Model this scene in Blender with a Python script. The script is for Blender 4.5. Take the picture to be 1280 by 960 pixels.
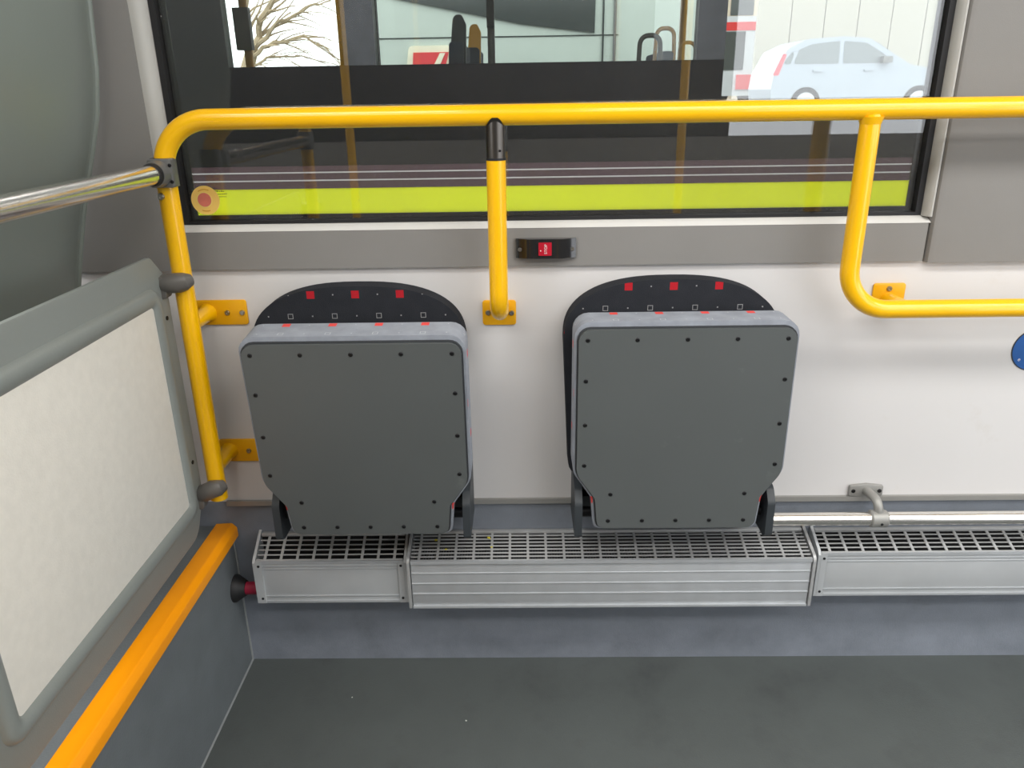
import bpy, bmesh, math, random
from mathutils import Vector, Matrix
random.seed(7)
PI = math.pi
scn = bpy.context.scene
for o in list(bpy.data.objects): bpy.data.objects.remove(o)
col = scn.collection

# ------------------------------------------------------------------ camera
def cam_setup():
    p, yw, r = 0.35984, 0.01567, -0.015825
    Rz = Matrix.Rotation(yw, 3, 'Z')
    f = Rz @ Vector((0, math.cos(p), -math.sin(p)))
    u = Rz @ Vector((0, math.sin(p), math.cos(p)))
    x = Rz @ Vector((1, 0, 0))
    x2 = math.cos(r) * x + math.sin(r) * u
    u2 = -math.sin(r) * x + math.cos(r) * u
    cd = bpy.data.cameras.new('camera'); c = bpy.data.objects.new('camera', cd); col.objects.link(c)
    m = Matrix((x2, u2, -f)).transposed().to_4x4(); m.translation = Vector((0, -1.5, 1.262))
    c.matrix_world = m
    cd.sensor_width = 36; cd.sensor_fit = 'HORIZONTAL'; cd.lens = 968 / 1280 * 36; cd.clip_start = 0.02; cd.clip_end = 200
    scn.camera = c
cam_setup()

# ------------------------------------------------------------------ world and exposure
w = bpy.data.worlds.new('overcast_sky'); scn.world = w; w.use_nodes = True
wn = w.node_tree.nodes; wl = w.node_tree.links
bg = wn['Background']; bg.inputs['Color'].default_value = (0.93, 0.96, 1.0, 1); bg.inputs['Strength'].default_value = 2.9
vs = scn.view_settings
vs.view_transform = 'Standard'; vs.look = 'None'; vs.gamma = 1.0; vs.use_curve_mapping = False
vs.exposure = 0.18

# ------------------------------------------------------------------ materials
def lin(c):
    return tuple(((v / 255) / 12.92 if v / 255 <= 0.04045 else ((v / 255 + 0.055) / 1.055) ** 2.4) for v in c) + (1,)
MATS = {}
def mat(name, rgb, rough=0.5, metal=0.0, var=0.06, scale=8.0, bump=0.0, bscale=120.0, coat=0.0, emit=0.0, spec=0.5, dirt=None, dscale=3.0, dlo=.55, dhi=.75):
    m = bpy.data.materials.new(name); m.use_nodes = True
    nt = m.node_tree; N = nt.nodes; L = nt.links; b = N['Principled BSDF']
    b.inputs['Roughness'].default_value = rough; b.inputs['Metallic'].default_value = metal
    b.inputs['Specular IOR Level'].default_value = spec
    if coat: b.inputs['Coat Weight'].default_value = coat; b.inputs['Coat Roughness'].default_value = 0.08
    c = lin(rgb)
    tc = N.new('ShaderNodeTexCoord'); no = N.new('ShaderNodeTexNoise'); no.inputs['Scale'].default_value = scale; no.inputs['Detail'].default_value = 5
    L.new(tc.outputs['Object'], no.inputs['Vector'])
    rp = N.new('ShaderNodeValToRGB')
    rp.color_ramp.elements[0].position = 0.3; rp.color_ramp.elements[1].position = 0.7
    rp.color_ramp.elements[0].color = tuple(max(0, v * (1 - var)) for v in c[:3]) + (1,)
    rp.color_ramp.elements[1].color = tuple(min(1, v * (1 + var)) for v in c[:3]) + (1,)
    L.new(no.outputs['Fac'], rp.inputs['Fac'])
    out = rp.outputs['Color']
    if dirt:
        n2 = N.new('ShaderNodeTexNoise'); n2.inputs['Scale'].default_value = dscale; n2.inputs['Detail'].default_value = 8; n2.inputs['Roughness'].default_value = .65
        L.new(tc.outputs['Object'], n2.inputs['Vector'])
        r2 = N.new('ShaderNodeValToRGB'); r2.color_ramp.elements[0].position = dlo; r2.color_ramp.elements[1].position = dhi
        mx = N.new('ShaderNodeMix'); mx.data_type = 'RGBA'
        L.new(n2.outputs['Fac'], r2.inputs['Fac']); L.new(r2.outputs['Color'], mx.inputs['Factor'])
        L.new(out, mx.inputs['A']); mx.inputs['B'].default_value = lin(dirt); out = mx.outputs['Result']
    L.new(out, b.inputs['Base Color'])
    if bump:
        nb = N.new('ShaderNodeTexNoise'); nb.inputs['Scale'].default_value = bscale; nb.inputs['Detail'].default_value = 3
        L.new(tc.outputs['Object'], nb.inputs['Vector'])
        bp = N.new('ShaderNodeBump'); bp.inputs['Strength'].default_value = bump; bp.inputs['Distance'].default_value = 0.002
        L.new(nb.outputs['Fac'], bp.inputs['Height']); L.new(bp.outputs['Normal'], b.inputs['Normal'])
    if emit:
        b.inputs['Emission Color'].default_value = c; b.inputs['Emission Strength'].default_value = emit
    MATS[name] = m
    return m
def scuff(name, rgb, z0, z1):
    """pale scuffs worn into the foot of a vinyl wall"""
    m = MATS[name]; nt = m.node_tree; N = nt.nodes; L = nt.links; b = N['Principled BSDF']; src = b.inputs['Base Color'].links[0].from_socket
    tc = N.new('ShaderNodeTexCoord'); sp = N.new('ShaderNodeSeparateXYZ'); L.new(tc.outputs['Object'], sp.inputs[0])
    n = N.new('ShaderNodeTexNoise'); n.inputs['Scale'].default_value = 9; n.inputs['Detail'].default_value = 9; n.inputs['Roughness'].default_value = .7; L.new(tc.outputs['Object'], n.inputs['Vector'])
    r = N.new('ShaderNodeMapRange'); r.inputs[1].default_value = .3; r.inputs[2].default_value = .68; L.new(n.outputs['Fac'], r.inputs[0])
    z = N.new('ShaderNodeMapRange'); z.inputs[1].default_value = z1; z.inputs[2].default_value = z0; z.inputs[4].default_value = .75; L.new(sp.outputs[2], z.inputs[0])
    mu = N.new('ShaderNodeMath'); mu.operation = 'MULTIPLY'; L.new(r.outputs[0], mu.inputs[0]); L.new(z.outputs[0], mu.inputs[1])
    mx = N.new('ShaderNodeMix'); mx.data_type = 'RGBA'; L.new(mu.outputs[0], mx.inputs['Factor']); L.new(src, mx.inputs['A']); mx.inputs['B'].default_value = lin(rgb); L.new(mx.outputs['Result'], b.inputs['Base Color'])
def glass(name, tint=(1, 1, 1), refl=1.0, dust=0.0, ior=1.5):
    m = bpy.data.materials.new(name); m.use_nodes = True
    nt = m.node_tree; N = nt.nodes; L = nt.links
    N.remove(N['Principled BSDF']); o = N['Material Output']
    t = N.new('ShaderNodeBsdfTransparent'); t.inputs['Color'].default_value = tint + (1,)
    g = N.new('ShaderNodeBsdfGlossy'); g.inputs['Roughness'].default_value = 0.0; g.inputs['Color'].default_value = (refl, refl, refl, 1)
    f = N.new('ShaderNodeFresnel'); f.inputs['IOR'].default_value = ior
    mx = N.new('ShaderNodeMixShader')
    L.new(f.outputs[0], mx.inputs[0]); L.new(t.outputs[0], mx.inputs[1]); L.new(g.outputs[0], mx.inputs[2])
    last = mx.outputs[0]
    if dust:
        d = N.new('ShaderNodeBsdfDiffuse'); d.inputs['Color'].default_value = (.7, .68, .66, 1)
        tc = N.new('ShaderNodeTexCoord')
        n1 = N.new('ShaderNodeTexNoise'); n1.inputs['Scale'].default_value = 2.2; n1.inputs['Detail'].default_value = 4
        v1 = N.new('ShaderNodeTexVoronoi'); v1.inputs['Scale'].default_value = 70
        L.new(tc.outputs['Object'], n1.inputs['Vector']); L.new(tc.outputs['Object'], v1.inputs['Vector'])
        r1 = N.new('ShaderNodeMapRange'); r1.inputs[1].default_value = .4; r1.inputs[2].default_value = .75; r1.inputs[3].default_value = dust * .4; r1.inputs[4].default_value = dust * 1.2
        r2 = N.new('ShaderNodeMapRange'); r2.inputs[1].default_value = .09; r2.inputs[2].default_value = .03; r2.inputs[3].default_value = 0; r2.inputs[4].default_value = .6
        L.new(n1.outputs['Fac'], r1.inputs[0]); L.new(v1.outputs['Distance'], r2.inputs[0])
        mu = N.new('ShaderNodeMath'); mu.operation = 'MULTIPLY'; n2 = N.new('ShaderNodeTexNoise'); n2.inputs['Scale'].default_value = 6
        L.new(tc.outputs['Object'], n2.inputs['Vector'])
        r3 = N.new('ShaderNodeMapRange'); r3.inputs[1].default_value = .5; r3.inputs[2].default_value = .7
        L.new(n2.outputs['Fac'], r3.inputs[0]); L.new(r2.outputs[0], mu.inputs[0]); L.new(r3.outputs[0], mu.inputs[1])
        ad = N.new('ShaderNodeMath'); ad.operation = 'ADD'; ad.use_clamp = True
        L.new(r1.outputs[0], ad.inputs[0]); L.new(mu.outputs[0], ad.inputs[1])
        m2 = N.new('ShaderNodeMixShader'); L.new(ad.outputs[0], m2.inputs[0]); L.new(last, m2.inputs[1]); L.new(d.outputs[0], m2.inputs[2]); last = m2.outputs[0]
    L.new(last, o.inputs['Surface'])
    MATS[name] = m
    return m
def fabric(name, base, ink, red, fade=0.1):
    """woven seat cloth, UVs in metres: rows of red squares and rows of outlined squares with tiny dots between"""
    m = mat(name, base, rough=.95, var=fade, scale=30, bump=.5, bscale=900, spec=.2)
    nt = m.node_tree; N = nt.nodes; L = nt.links; b = N['Principled BSDF']
    src = b.inputs['Base Color'].links[0].from_socket
    uv = N.new('ShaderNodeUVMap'); sp = N.new('ShaderNodeSeparateXYZ'); L.new(uv.outputs[0], sp.inputs[0])
    def M(op, a, c=None):
        n = N.new('ShaderNodeMath'); n.operation = op
        for i, v in enumerate((a, c)):
            if v is None: continue
            if isinstance(v, (int, float)): n.inputs[i].default_value = v
            else: L.new(v, n.inputs[i])
        return n.outputs[0]
    Pp, H = .0865, .0425
    vr = M('DIVIDE', sp.outputs[1], H); row = M('FLOOR', vr)
    dv = M('ABSOLUTE', M('MULTIPLY', M('SUBTRACT', M('FRACT', vr), .5), H))
    odd = M('FLOORED_MODULO', row, 2)                                   # 1 on outline rows
    half = M('GREATER_THAN', M('FLOORED_MODULO', M('ADD', row, 2), 4), 1.5)   # shifts two rows out of four
    def du(off):
        return M('ABSOLUTE', M('MULTIPLY', M('SUBTRACT', M('FRACT', M('ADD', M('ADD', M('DIVIDE', sp.outputs[0], Pp), M('MULTIPLY', half, .5)), off)), .5), Pp))
    d0, d1 = du(.5), du(0.0)
    mxd = M('MAXIMUM', d0, dv); even = M('SUBTRACT', 1, odd)
    redm = M('MULTIPLY', M('LESS_THAN', mxd, .0075), even)
    outl = M('MULTIPLY', M('MULTIPLY', M('LESS_THAN', mxd, .0052), M('GREATER_THAN', mxd, .0040)), odd)
    dot = M('LESS_THAN', M('MAXIMUM', d1, dv), .0013)
    inkm = M('MAXIMUM', outl, dot)
    for fac, c in ((inkm, ink), (redm, red)):
        mx = N.new('ShaderNodeMix'); mx.data_type = 'RGBA'; L.new(fac, mx.inputs['Factor']); L.new(src, mx.inputs['A']); mx.inputs['B'].default_value = lin(c); src = mx.outputs['Result']
    L.new(src, b.inputs['Base Color'])
    return m
mat('white_panel', (212, 210, 209), .45, var=.02, scale=3, dirt=(196, 190, 182), dscale=6, dlo=.62, dhi=.9)
mat('insert_white', (226, 222, 212), .5, var=.03, scale=60, bump=.15, bscale=300)
mat('lining_grey', (131, 129, 126), .72, var=.03, scale=5, bump=.1, bscale=500)
mat('sill_light', (214, 213, 209), .5, var=.02)
mat('lining_lit', (174, 173, 168), .5, var=.02)  # lining grey made paler: window light on the edge put into the colour
mat('vinyl_wall', (120, 126, 135), .55, var=.10, scale=14, bump=.3, bscale=260, dirt=(106, 111, 118), dscale=7, dlo=.5, dhi=.7)
scuff('vinyl_wall', (142, 148, 159), .05, .17)
mat('vinyl_floor', (80, 85, 84), .6, var=.07, scale=10, bump=.3, bscale=260, dirt=(66, 69, 69), dscale=5, dlo=.5, dhi=.75)
mat('vinyl_podium', (103, 109, 112), .55, var=.09, scale=12, bump=.3, bscale=260)
mat('yellow_paint', (249, 189, 0), .28, var=.03, scale=6, coat=.4)
mat('nosing_yellow', (255, 158, 0), .4, var=.04, scale=9, dirt=(200, 120, 10), dscale=9, dlo=.62, dhi=.8)
mat('plate_yellow', (236, 172, 12), .35, var=.04)
mat('chrome', (236, 232, 226), .24, 1.0, var=.02)
mat('steel', (176, 174, 170), .3, 1.0, var=.04)
mat('dark_steel', (104, 100, 96), .32, 1.0, var=.05)
mat('cast_grey', (112, 112, 110), .4, .4, var=.05)
mat('clip_grey', (106, 103, 99), .42, .2, var=.04)
mat('bracket_grey', (152, 151, 147), .42, .3, var=.05)
mat('aluminium', (194, 197, 200), .4, .45, var=.05, scale=25)
mat('aluminium_dull', (186, 189, 191), .5, .25, var=.06, scale=9)
mat('grille_metal', (178, 179, 179), .45, .35, var=.06, scale=40)
mat('heater_dark', (22, 22, 23), .8, var=.3, scale=40)
mat('seat_board', (86, 90, 90), .42, var=.03, scale=6, dirt=(98, 102, 101), dscale=18, dlo=.66, dhi=.8)
mat('seat_piping', (52, 55, 58), .7)
mat('screw_dark', (38, 38, 40), .4, .6)
mat('hinge_dark', (52, 57, 61), .5, var=.05)
fabric('cloth_dark', (44, 46, 51), (150, 150, 152), (176, 34, 44))
fabric('cloth_worn', (152, 157, 166), (186, 190, 196), (230, 84, 80), .12)
mat('cloth_plain', (44, 46, 51), .95, var=.1, scale=30, bump=.5, bscale=900, spec=.2)
mat('frame_grey', (132, 137, 133), .42, var=.03, scale=4, bump=.08, bscale=400)
mat('shell_grey', (126, 134, 128), .38, var=.03, scale=4, bump=.08, bscale=500)
mat('seat_blue', (70, 76, 90), .9)
mat('rubber', (22, 22, 24), .6, var=.1)
mat('frit', (14, 14, 16), .25, var=.1)
mat('black_gloss', (26, 26, 28), .14, var=.1, coat=.6)
mat('black_plastic', (38, 38, 39), .3)
mat('red_button', (178, 16, 42), .35)
mat('ink_white', (230, 225, 225), .5)
mat('ink_dark', (60, 58, 50), .6)
mat('hose_red', (150, 26, 56), .5)
mat('sticker_yellow', (255, 210, 112), .5, var=.04)
mat('sticker_pale', (255, 222, 130), .5)
mat('sticker_red', (224, 124, 106), .5, var=.12, scale=40)
mat('sticker_blue', (6, 82, 156), .4)
mat('fleck_yellow', (214, 200, 60), .8)
mat('fleck_pale', (206, 206, 200), .8)
mat('ceiling_white', (206, 205, 200), .6)
mat('dark_backing', (30, 30, 32), .7)
mat('fill_lamp_lens', (255, 250, 240), .5, emit=1.2)
mat('lime', (208, 216, 4), .45, var=.03)
mat('maroon', (70, 48, 58), .3, coat=.4)
mat('body_black', (22, 22, 24), .35, var=.1, scale=20, spec=.25)
mat('pillar_slate', (70, 72, 76), .4, var=.2, scale=25)
mat('silver_line', (180, 176, 176), .4)
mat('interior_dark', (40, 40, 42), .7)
mat('validator_grey', (120, 116, 116), .5)
mat('pole_orange', (226, 160, 50), .35)
mat('handle_peach', (228, 182, 136), .4)
mat('coach_white', (182, 192, 182), .45, var=.02)
mat('coach_glass', (58, 64, 62), .15)
mat('emblem_red', (206, 58, 62), .5)
mat('emblem_cream', (226, 222, 196), .5)
mat('car_silver', (158, 166, 176), .35, .1, coat=.3)
mat('car_glass', (112, 120, 122), .15)
mat('tyre', (30, 30, 30), .8)
mat('tail_red', (226, 70, 84), .3)
mat('wall_cream', (176, 171, 158), .8, var=.03)
mat('bus_red', (206, 44, 44), .35)
mat('bus_white', (196, 198, 200), .4)
mat('bus_orange', (216, 106, 56), .5)
mat('bark', (176, 158, 128), .9, var=.2)
mat('asphalt', (104, 104, 104), .9, var=.1)
mat('brick_pale', (206, 190, 168), .9)
mat('jacket', (26, 27, 31), .85)
mat('trousers', (36, 40, 52), .85)
mat('skin', (206, 150, 124), .55)
mat('phone', (18, 18, 20), .2)
mat('hair', (40, 30, 24), .7)
glass('pane_clear', (.96, .97, .97), 1.0, dust=.02, ior=1.68)
glass('pane_tint', (.93, .955, .93), .8)

# ------------------------------------------------------------------ mesh helpers
def obj(name, bm, m=None, parent=None, smooth=False, bevel=0.0, seg=2):
    if isinstance(bm, bmesh.types.BMesh):
        if bevel: bmesh.ops.bevel(bm, geom=[e for e in bm.edges if len(e.link_faces) == 2 and e.calc_face_angle(0) > .6], offset=bevel, segments=seg, profile=.5, affect='EDGES', clamp_overlap=True)
        bmesh.ops.recalc_face_normals(bm, faces=bm.faces)
        me = bpy.data.meshes.new(name); bm.to_mesh(me); bm.free()
        if smooth or bevel:
            for p in me.polygons: p.use_smooth = True
            me.set_sharp_from_angle(angle=math.radians(38))
        if m: me.materials.append(MATS[m])
    else: me = bm
    o = bpy.data.objects.new(name, me); col.objects.link(o)
    if parent: o.parent = parent
    return o
def thing(name, label, cat, loc=(0, 0, 0), group=None, kind=None):
    o = bpy.data.objects.new(name, None); o.empty_display_size = .05; col.objects.link(o); o.location = loc
    return tag(o, label, cat, group, kind)
def tag(o, label, cat=None, group=None, kind=None):
    o['label'] = label
    if cat: o['category'] = cat
    if group: o['group'] = group
    if kind: o['kind'] = kind
    return o
def B(x0, x1, y0, y1, z0, z1, bm=None):
    bm = bm or bmesh.new()
    v = [bm.verts.new((x, y, z)) for x in (x0, x1) for y in (y0, y1) for z in (z0, z1)]
    for f in ((0, 1, 3, 2), (4, 6, 7, 5), (0, 4, 5, 1), (2, 3, 7, 6), (0, 2, 6, 4), (1, 5, 7, 3)): bm.faces.new([v[i] for i in f])
    return bm
def fillet(pts, rad, n=10):
    pts = [Vector(p) for p in pts]; out = [pts[0]]
    for i in range(1, len(pts) - 1):
        r = rad if isinstance(rad, (int, float)) else rad[i - 1]
        a = (pts[i - 1] - pts[i]).normalized(); b = (pts[i + 1] - pts[i]).normalized()
        th = a.angle(b); t = r / math.tan(th / 2)
        c = pts[i] + (a + b).normalized() * (r / math.sin(th / 2))
        p0 = pts[i] + a * t - c; p1 = pts[i] + b * t - c; ang = p0.angle(p1)
        for k in range(n + 1):
            s = k / n
            out.append(c + (p0 * math.sin((1 - s) * ang) + p1 * math.sin(s * ang)) / math.sin(ang))
    out.append(pts[-1]); return out
def tube(pts, r, seg=20, bm=None, caps=True):
    bm = bm or bmesh.new(); pts = [Vector(p) for p in pts]; rings = []
    t0 = (pts[1] - pts[0]).normalized(); n = t0.orthogonal().normalized()
    for i, p in enumerate(pts):
        if i == 0: t = t0
        elif i == len(pts) - 1: t = (pts[i] - pts[i - 1]).normalized()
        else: t = ((pts[i] - pts[i - 1]).normalized() + (pts[i + 1] - pts[i]).normalized()).normalized()
        n = (n - t * n.dot(t)).normalized(); b = t.cross(n)
        rr = r[i] if isinstance(r, (list, tuple)) else r
        rings.append([bm.verts.new(p + (n * math.cos(a) + b * math.sin(a)) * rr) for a in (2 * PI * k / seg for k in range(seg))])
    for A, C in zip(rings, rings[1:]):
        for k in range(seg): bm.faces.new((A[k], A[(k + 1) % seg], C[(k + 1) % seg], C[k]))
    if caps: bm.faces.new(rings[0][::-1]); bm.faces.new(rings[-1])
    return bm
def prism(pts, axis, a, b, bm=None):
    """closed 2D outline swept along an axis: 'y' -> pts are (x,z); 'x' -> (y,z); 'z' -> (x,y)"""
    bm = bm or bmesh.new()
    def P(p, d): return {'y': (p[0], d, p[1]), 'x': (d, p[0], p[1]), 'z': (p[0], p[1], d)}[axis]
    A = [bm.verts.new(P(p, a)) for p in pts]; C = [bm.verts.new(P(p, b)) for p in pts]; n = len(pts)
    bm.faces.new(A); bm.faces.new(C[::-1])
    for k in range(n): bm.faces.new((A[k], C[k], C[(k + 1) % n], A[(k + 1) % n]))
    return bm
def rpoly(pts, rads, n=5):
    out = []; N = len(pts)
    for i in range(N):
        p = Vector(pts[i]); a = (Vector(pts[i - 1]) - p); b = (Vector(pts[(i + 1) % N]) - p); r = rads[i] if isinstance(rads, (list, tuple)) else rads
        if r <= 0: out.append(tuple(p)); continue
        a.normalize(); b.normalize(); th = a.angle(b); t = r / math.tan(th / 2); c = p + (a + b).normalized() * (r / math.sin(th / 2))
        p0 = p + a * t - c; p1 = p + b * t - c; ang = p0.angle(p1)
        for k in range(n + 1):
            s = k / n; q = c + (p0 * math.sin((1 - s) * ang) + p1 * math.sin(s * ang)) / math.sin(ang); out.append((q.x, q.y))
    return out
def rrect(x0, x1, z0, z1, r, n=5): return rpoly([(x0, z0), (x1, z0), (x1, z1), (x0, z1)], r, n)
def ring(outer, inner, axis, a, b):
    """a frame: two outlines with the same number of points joined into a ring with thickness"""
    bm = bmesh.new()
    def P(p, d): return {'y': (p[0], d, p[1]), 'x': (d, p[0], p[1]), 'z': (p[0], p[1], d)}[axis]
    V = [[bm.verts.new(P(p, d)) for p in pts] for pts, d in ((outer, a), (inner, a), (inner, b), (outer, b))]; n = len(outer)
    for i in range(4):
        X, Y = V[i], V[(i + 1) % 4]
        for k in range(n): bm.faces.new((X[k], X[(k + 1) % n], Y[(k + 1) % n], Y[k]))
    return bm
def cyl(c, axis, r, h, seg=24, bm=None, r2=None):
    c = Vector(c); d = {'x': Vector((1, 0, 0)), 'y': Vector((0, 1, 0)), 'z': Vector((0, 0, 1))}[axis]
    return tube([c, c + d * h], [r, r2 if r2 is not None else r], seg, bm)
def uvbox(o, ztop=0):
    """metre UVs by face direction so a woven pattern follows each side"""
    me = o.data; uvl = me.uv_layers.new(name='UVMap')
    for p in me.polygons:
        n = p.normal
        for li in p.loop_indices:
            v = me.vertices[me.loops[li].vertex_index].co
            if abs(n.y) >= abs(n.x) and abs(n.y) >= abs(n.z): uv = (v.x, 2 * ztop - v.z)
            elif abs(n.z) >= abs(n.x): uv = (v.x, v.z - v.y)
            else: uv = (v.y, v.z)
            uvl.data[li].uv = uv
def screw(parent, c, axis='-y', r=.0045, m='steel', h=.003, name='screw'):
    """pan head with a socket, standing proud of a face that looks along axis"""
    bm = bmesh.new(); seg = 12
    prof = [(r, 0), (r, h * .5), (r * .75, h), (r * .4, h), (r * .35, h * .45)]
    c = Vector(c)
    d, u, v = {'-y': (Vector((0, -1, 0)), Vector((1, 0, 0)), Vector((0, 0, 1))), 'x': (Vector((1, 0, 0)), Vector((0, 1, 0)), Vector((0, 0, 1))), 'z': (Vector((0, 0, 1)), Vector((1, 0, 0)), Vector((0, 1, 0)))}[axis]
    R = [[bm.verts.new(c + d * hh + (u * math.cos(a) + v * math.sin(a)) * rr) for a in (2 * PI * k / seg for k in range(seg))] for rr, hh in prof]
    for A, C in zip(R, R[1:]):
        for k in range(seg): bm.faces.new((A[k], A[(k + 1) % seg], C[(k + 1) % seg], C[k]))
    bm.faces.new(R[0]); bm.faces.new(R[-1])
    return obj(name, bm, m, parent, smooth=True)
def text_mesh(s, size, m, name, parent, origin, ux, uy, depth=.0004, align='CENTER'):
    cu = bpy.data.curves.new('t', 'FONT'); cu.body = s; cu.size = size; cu.extrude = depth; cu.space_character = 1.08; cu.align_x = align; cu.align_y = 'CENTER'
    t = bpy.data.objects.new('t', cu); col.objects.link(t); bpy.context.view_layer.update()
    me = bpy.data.meshes.new_from_object(t); bpy.data.objects.remove(t)
    ux = Vector(ux); uy = Vector(uy); uz = ux.cross(uy); o3 = Vector(origin)
    for v in me.vertices: v.co = o3 + ux * v.co.x + uy * v.co.y + uz * v.co.z
    me.materials.clear(); me.materials.append(MATS[m]); me.name = name
    return obj(name, me, None, parent)

# ================================================================== THE SETTING
X0, X1 = -3.2, 4.6          # rear and front ends of the bus body
YO = -2.38                  # opposite side wall
ZC = 2.25
WX0, WX1, WZ0, WZ1 = -.656, .764, 1.031, 2.0    # clear opening of the window in view
GY = .02                    # glass plane
def struct(name, bm, m, label, cat, **k):
    return tag(obj(name, bm, m, None, **k), label, cat, kind='structure')
struct('floor', B(-.655, X1, YO, 0, -.04, 0), 'vinyl_floor', 'dark grey vinyl floor in front of the folded seats', 'floor')

wb = thing('wall_back', 'bus side wall with white lining under the grey window sill band', 'wall', kind='structure')
obj('white_panel', B(X0, X1, 0, .03, .428, .948), 'white_panel', wb)
obj('skirting_vinyl', B(-.655, X1, 0, .03, 0, .428), 'vinyl_wall', wb)
obj('skirting_vinyl', B(X0, -.655, 0, .03, 0, .428), 'vinyl_wall', wb)
obj('sill_panel', B(-.683, .772, -.010, .012, .946, 1.019), 'lining_grey', wb, bevel=.002)
obj('pillar_panel', B(X0, -.683, -.012, .03, .945, ZC), 'lining_grey', wb, bevel=.002)
def right_pillar():
    bm = prism(rpoly([(.784, -.002), (X1, -.002), (X1, .03), (.784, .03)], 0), 'z', .946, ZC)
    return bm
obj('pillar_panel', prism([(.7765, .03), (.7765, -.006), (.781, -.013), (.79, -.016), (X1, -.016), (X1, .03)], 'z', .944, ZC), 'lining_grey', wb, smooth=True)
obj('header_panel', B(-.683, .7765, -.012, .03, WZ1 + .02, ZC), 'lining_grey', wb)
def side_trim(x_out, x_in):
    """rounded lining edge turning in towards the glass"""
    d = x_in - x_out
    pts = [(x_out, .03), (x_out, -.010), (x_out + d * .25, -.0105), (x_out + d * .5, -.0085), (x_out + d * .75, -.003), (x_out + d * .93, .005), (x_in, .014), (x_in, .03)]
    return prism(pts, 'z', 1.0305, WZ1 + .02)
win = thing('window_1', 'large side window above the sill with black rubber edge', 'window', kind='structure')
obj('sill_strip', prism([(-.010, 1.0195), (.012, WZ0), (.03, WZ0), (.03, 1.0195)], 'x', -.683, .776), 'sill_light', win, bevel=.0015)
obj('side_trim', side_trim(-.683, WX0), 'lining_lit', win, smooth=True)
obj('side_trim', side_trim(.7762, WX1), 'lining_lit', win, smooth=True)
obj('top_trim', prism([(-.010, WZ1 + .02), (.012, WZ1), (.03, WZ1), (.03, WZ1 + .02)], 'x', WX0, WX1), 'lining_lit', win, bevel=.0015)
def rect(x0, x1, z0, z1): return [(x0, z0), (x1, z0), (x1, z1), (x0, z1)]
obj('gasket', ring(rect(WX0, WX1, WZ0, WZ1), rect(WX0 + .011, WX1 - .011, WZ0 + .006, WZ1 - .01), 'y', .010, .028), 'rubber', win, bevel=.002)
obj('pane', B(WX0 + .004, WX1 - .004, GY, GY + .005, WZ0 + .004, WZ1 - .004), 'pane_clear', win)
obj('frit_border', ring(rect(WX0 + .004, WX1 - .004, WZ0 + .003, WZ1 - .003), rect(WX0 + .024, WX1 - .024, WZ0 + .0155, WZ1 - .03), 'y', GY + .0055, GY + .0075), 'frit', win)
def frit_dots():
    bm = bmesh.new(); s = .0011
    for j in range(3):
        q = s * (1 - j * .25)
        off = .0025 * (j + .6)
        n = int((WX1 - WX0 - .05) / .0045)
        for k in range(n):
            x = WX0 + .025 + k * .0045 + (j % 2) * .00225; z = WZ0 + .0155 + off
            v = [bm.verts.new((x + a * q, GY + .006, z + b * q)) for a, b in ((-1, 0), (0, -1), (1, 0), (0, 1))]; bm.faces.new(v)
        n = int(.6 / .0045)
        for side in (0, 1):
            for k in range(n):
                z = WZ0 + .02 + k * .0045 + (j % 2) * .00225; x = (WX0 + .024 + off) if side == 0 else (WX1 - .024 - off)
                v = [bm.verts.new((x + a * q, GY + .006, z + b * q)) for a, b in ((-1, 0), (0, -1), (1, 0), (0, 1))]; bm.faces.new(v)
    return bm
fd = obj('frit_dots', frit_dots(), 'frit', win); fd['kind'] = 'stuff'
def glass_mark():
    bm = bmesh.new(); rnd = random.Random(3)
    for r_, (x, z, n) in enumerate(((-.612, 1.097, 9), (-.613, 1.0915, 12), (-.611, 1.0865, 14), (-.610, 1.0815, 14), (-.609, 1.077, 9))):
        for k in range(n):
            wd = rnd.uniform(.0012, .0026); B(x, x + wd, GY - .0006, GY - .0002, z, z + rnd.uniform(.0012, .0026), bm); x += wd + rnd.uniform(.0006, .0018)
    return bm
obj('glass_marking', glass_mark(), 'ink_dark', win)

struct('trim_1', B(-.655, X1, -.007, .0, .420, .4315), 'bracket_grey', 'thin metal strip along the foot of the white wall lining', 'trim', bevel=.0015)
# raised podium behind the partition, with its yellow nosing
struct('podium', B(X0, -.655, YO, -.0005, -.04, .366), 'vinyl_podium', 'raised grey vinyl podium edge left of the folded seats', 'podium')
no = rpoly([(-.686, .366), (-.655, .366), (-.655, .338), (-.645, .338), (-.640, .345), (-.640, .366), (-.650, .377), (-.686, .375)], [0, 0, 0, .002, .002, .007, .006, .002], 4)
struct('trim_2', prism(no, 'y', -2.0, -.006), 'nosing_yellow', 'orange yellow nosing strip along the podium edge', 'trim', smooth=True)
mat('sealant', (138, 142, 142), .6)
struct('trim_3', tube([(-.655, -.0015, .33), (-.655, -.0015, .001)], .003, 8), 'sealant', 'thin sealant line up the corner of podium and wall', 'trim')
struct('trim_4', tube([(-.6545, -.002, .001), (-.6545, -2.3, .001)], .0028, 8), 'sealant', 'thin sealant line along the foot of the podium', 'trim')
struct('ceiling', B(X0, X1, YO, 0.03, ZC, ZC + .05), 'ceiling_white', 'pale bus ceiling overhead', 'ceiling')
wf = thing('wall_front', 'far side wall of the bus across the aisle with windows', 'wall', kind='structure')
for a, b in ((X0, 2.10), (3.85, X1)): obj('lower_lining', B(a, b, YO - .05, YO, -.04, 1.05), 'lining_grey', wf)
for a in (2.11, 2.98): obj('added_door_leaf', ring(rect(a, a + .86, .02, 2.04), rect(a + .05, a + .81, .08, 1.98), 'y', YO - .05, YO - .01), 'black_plastic', wf)  # unseen door opening, added to let in low frontal light
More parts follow.
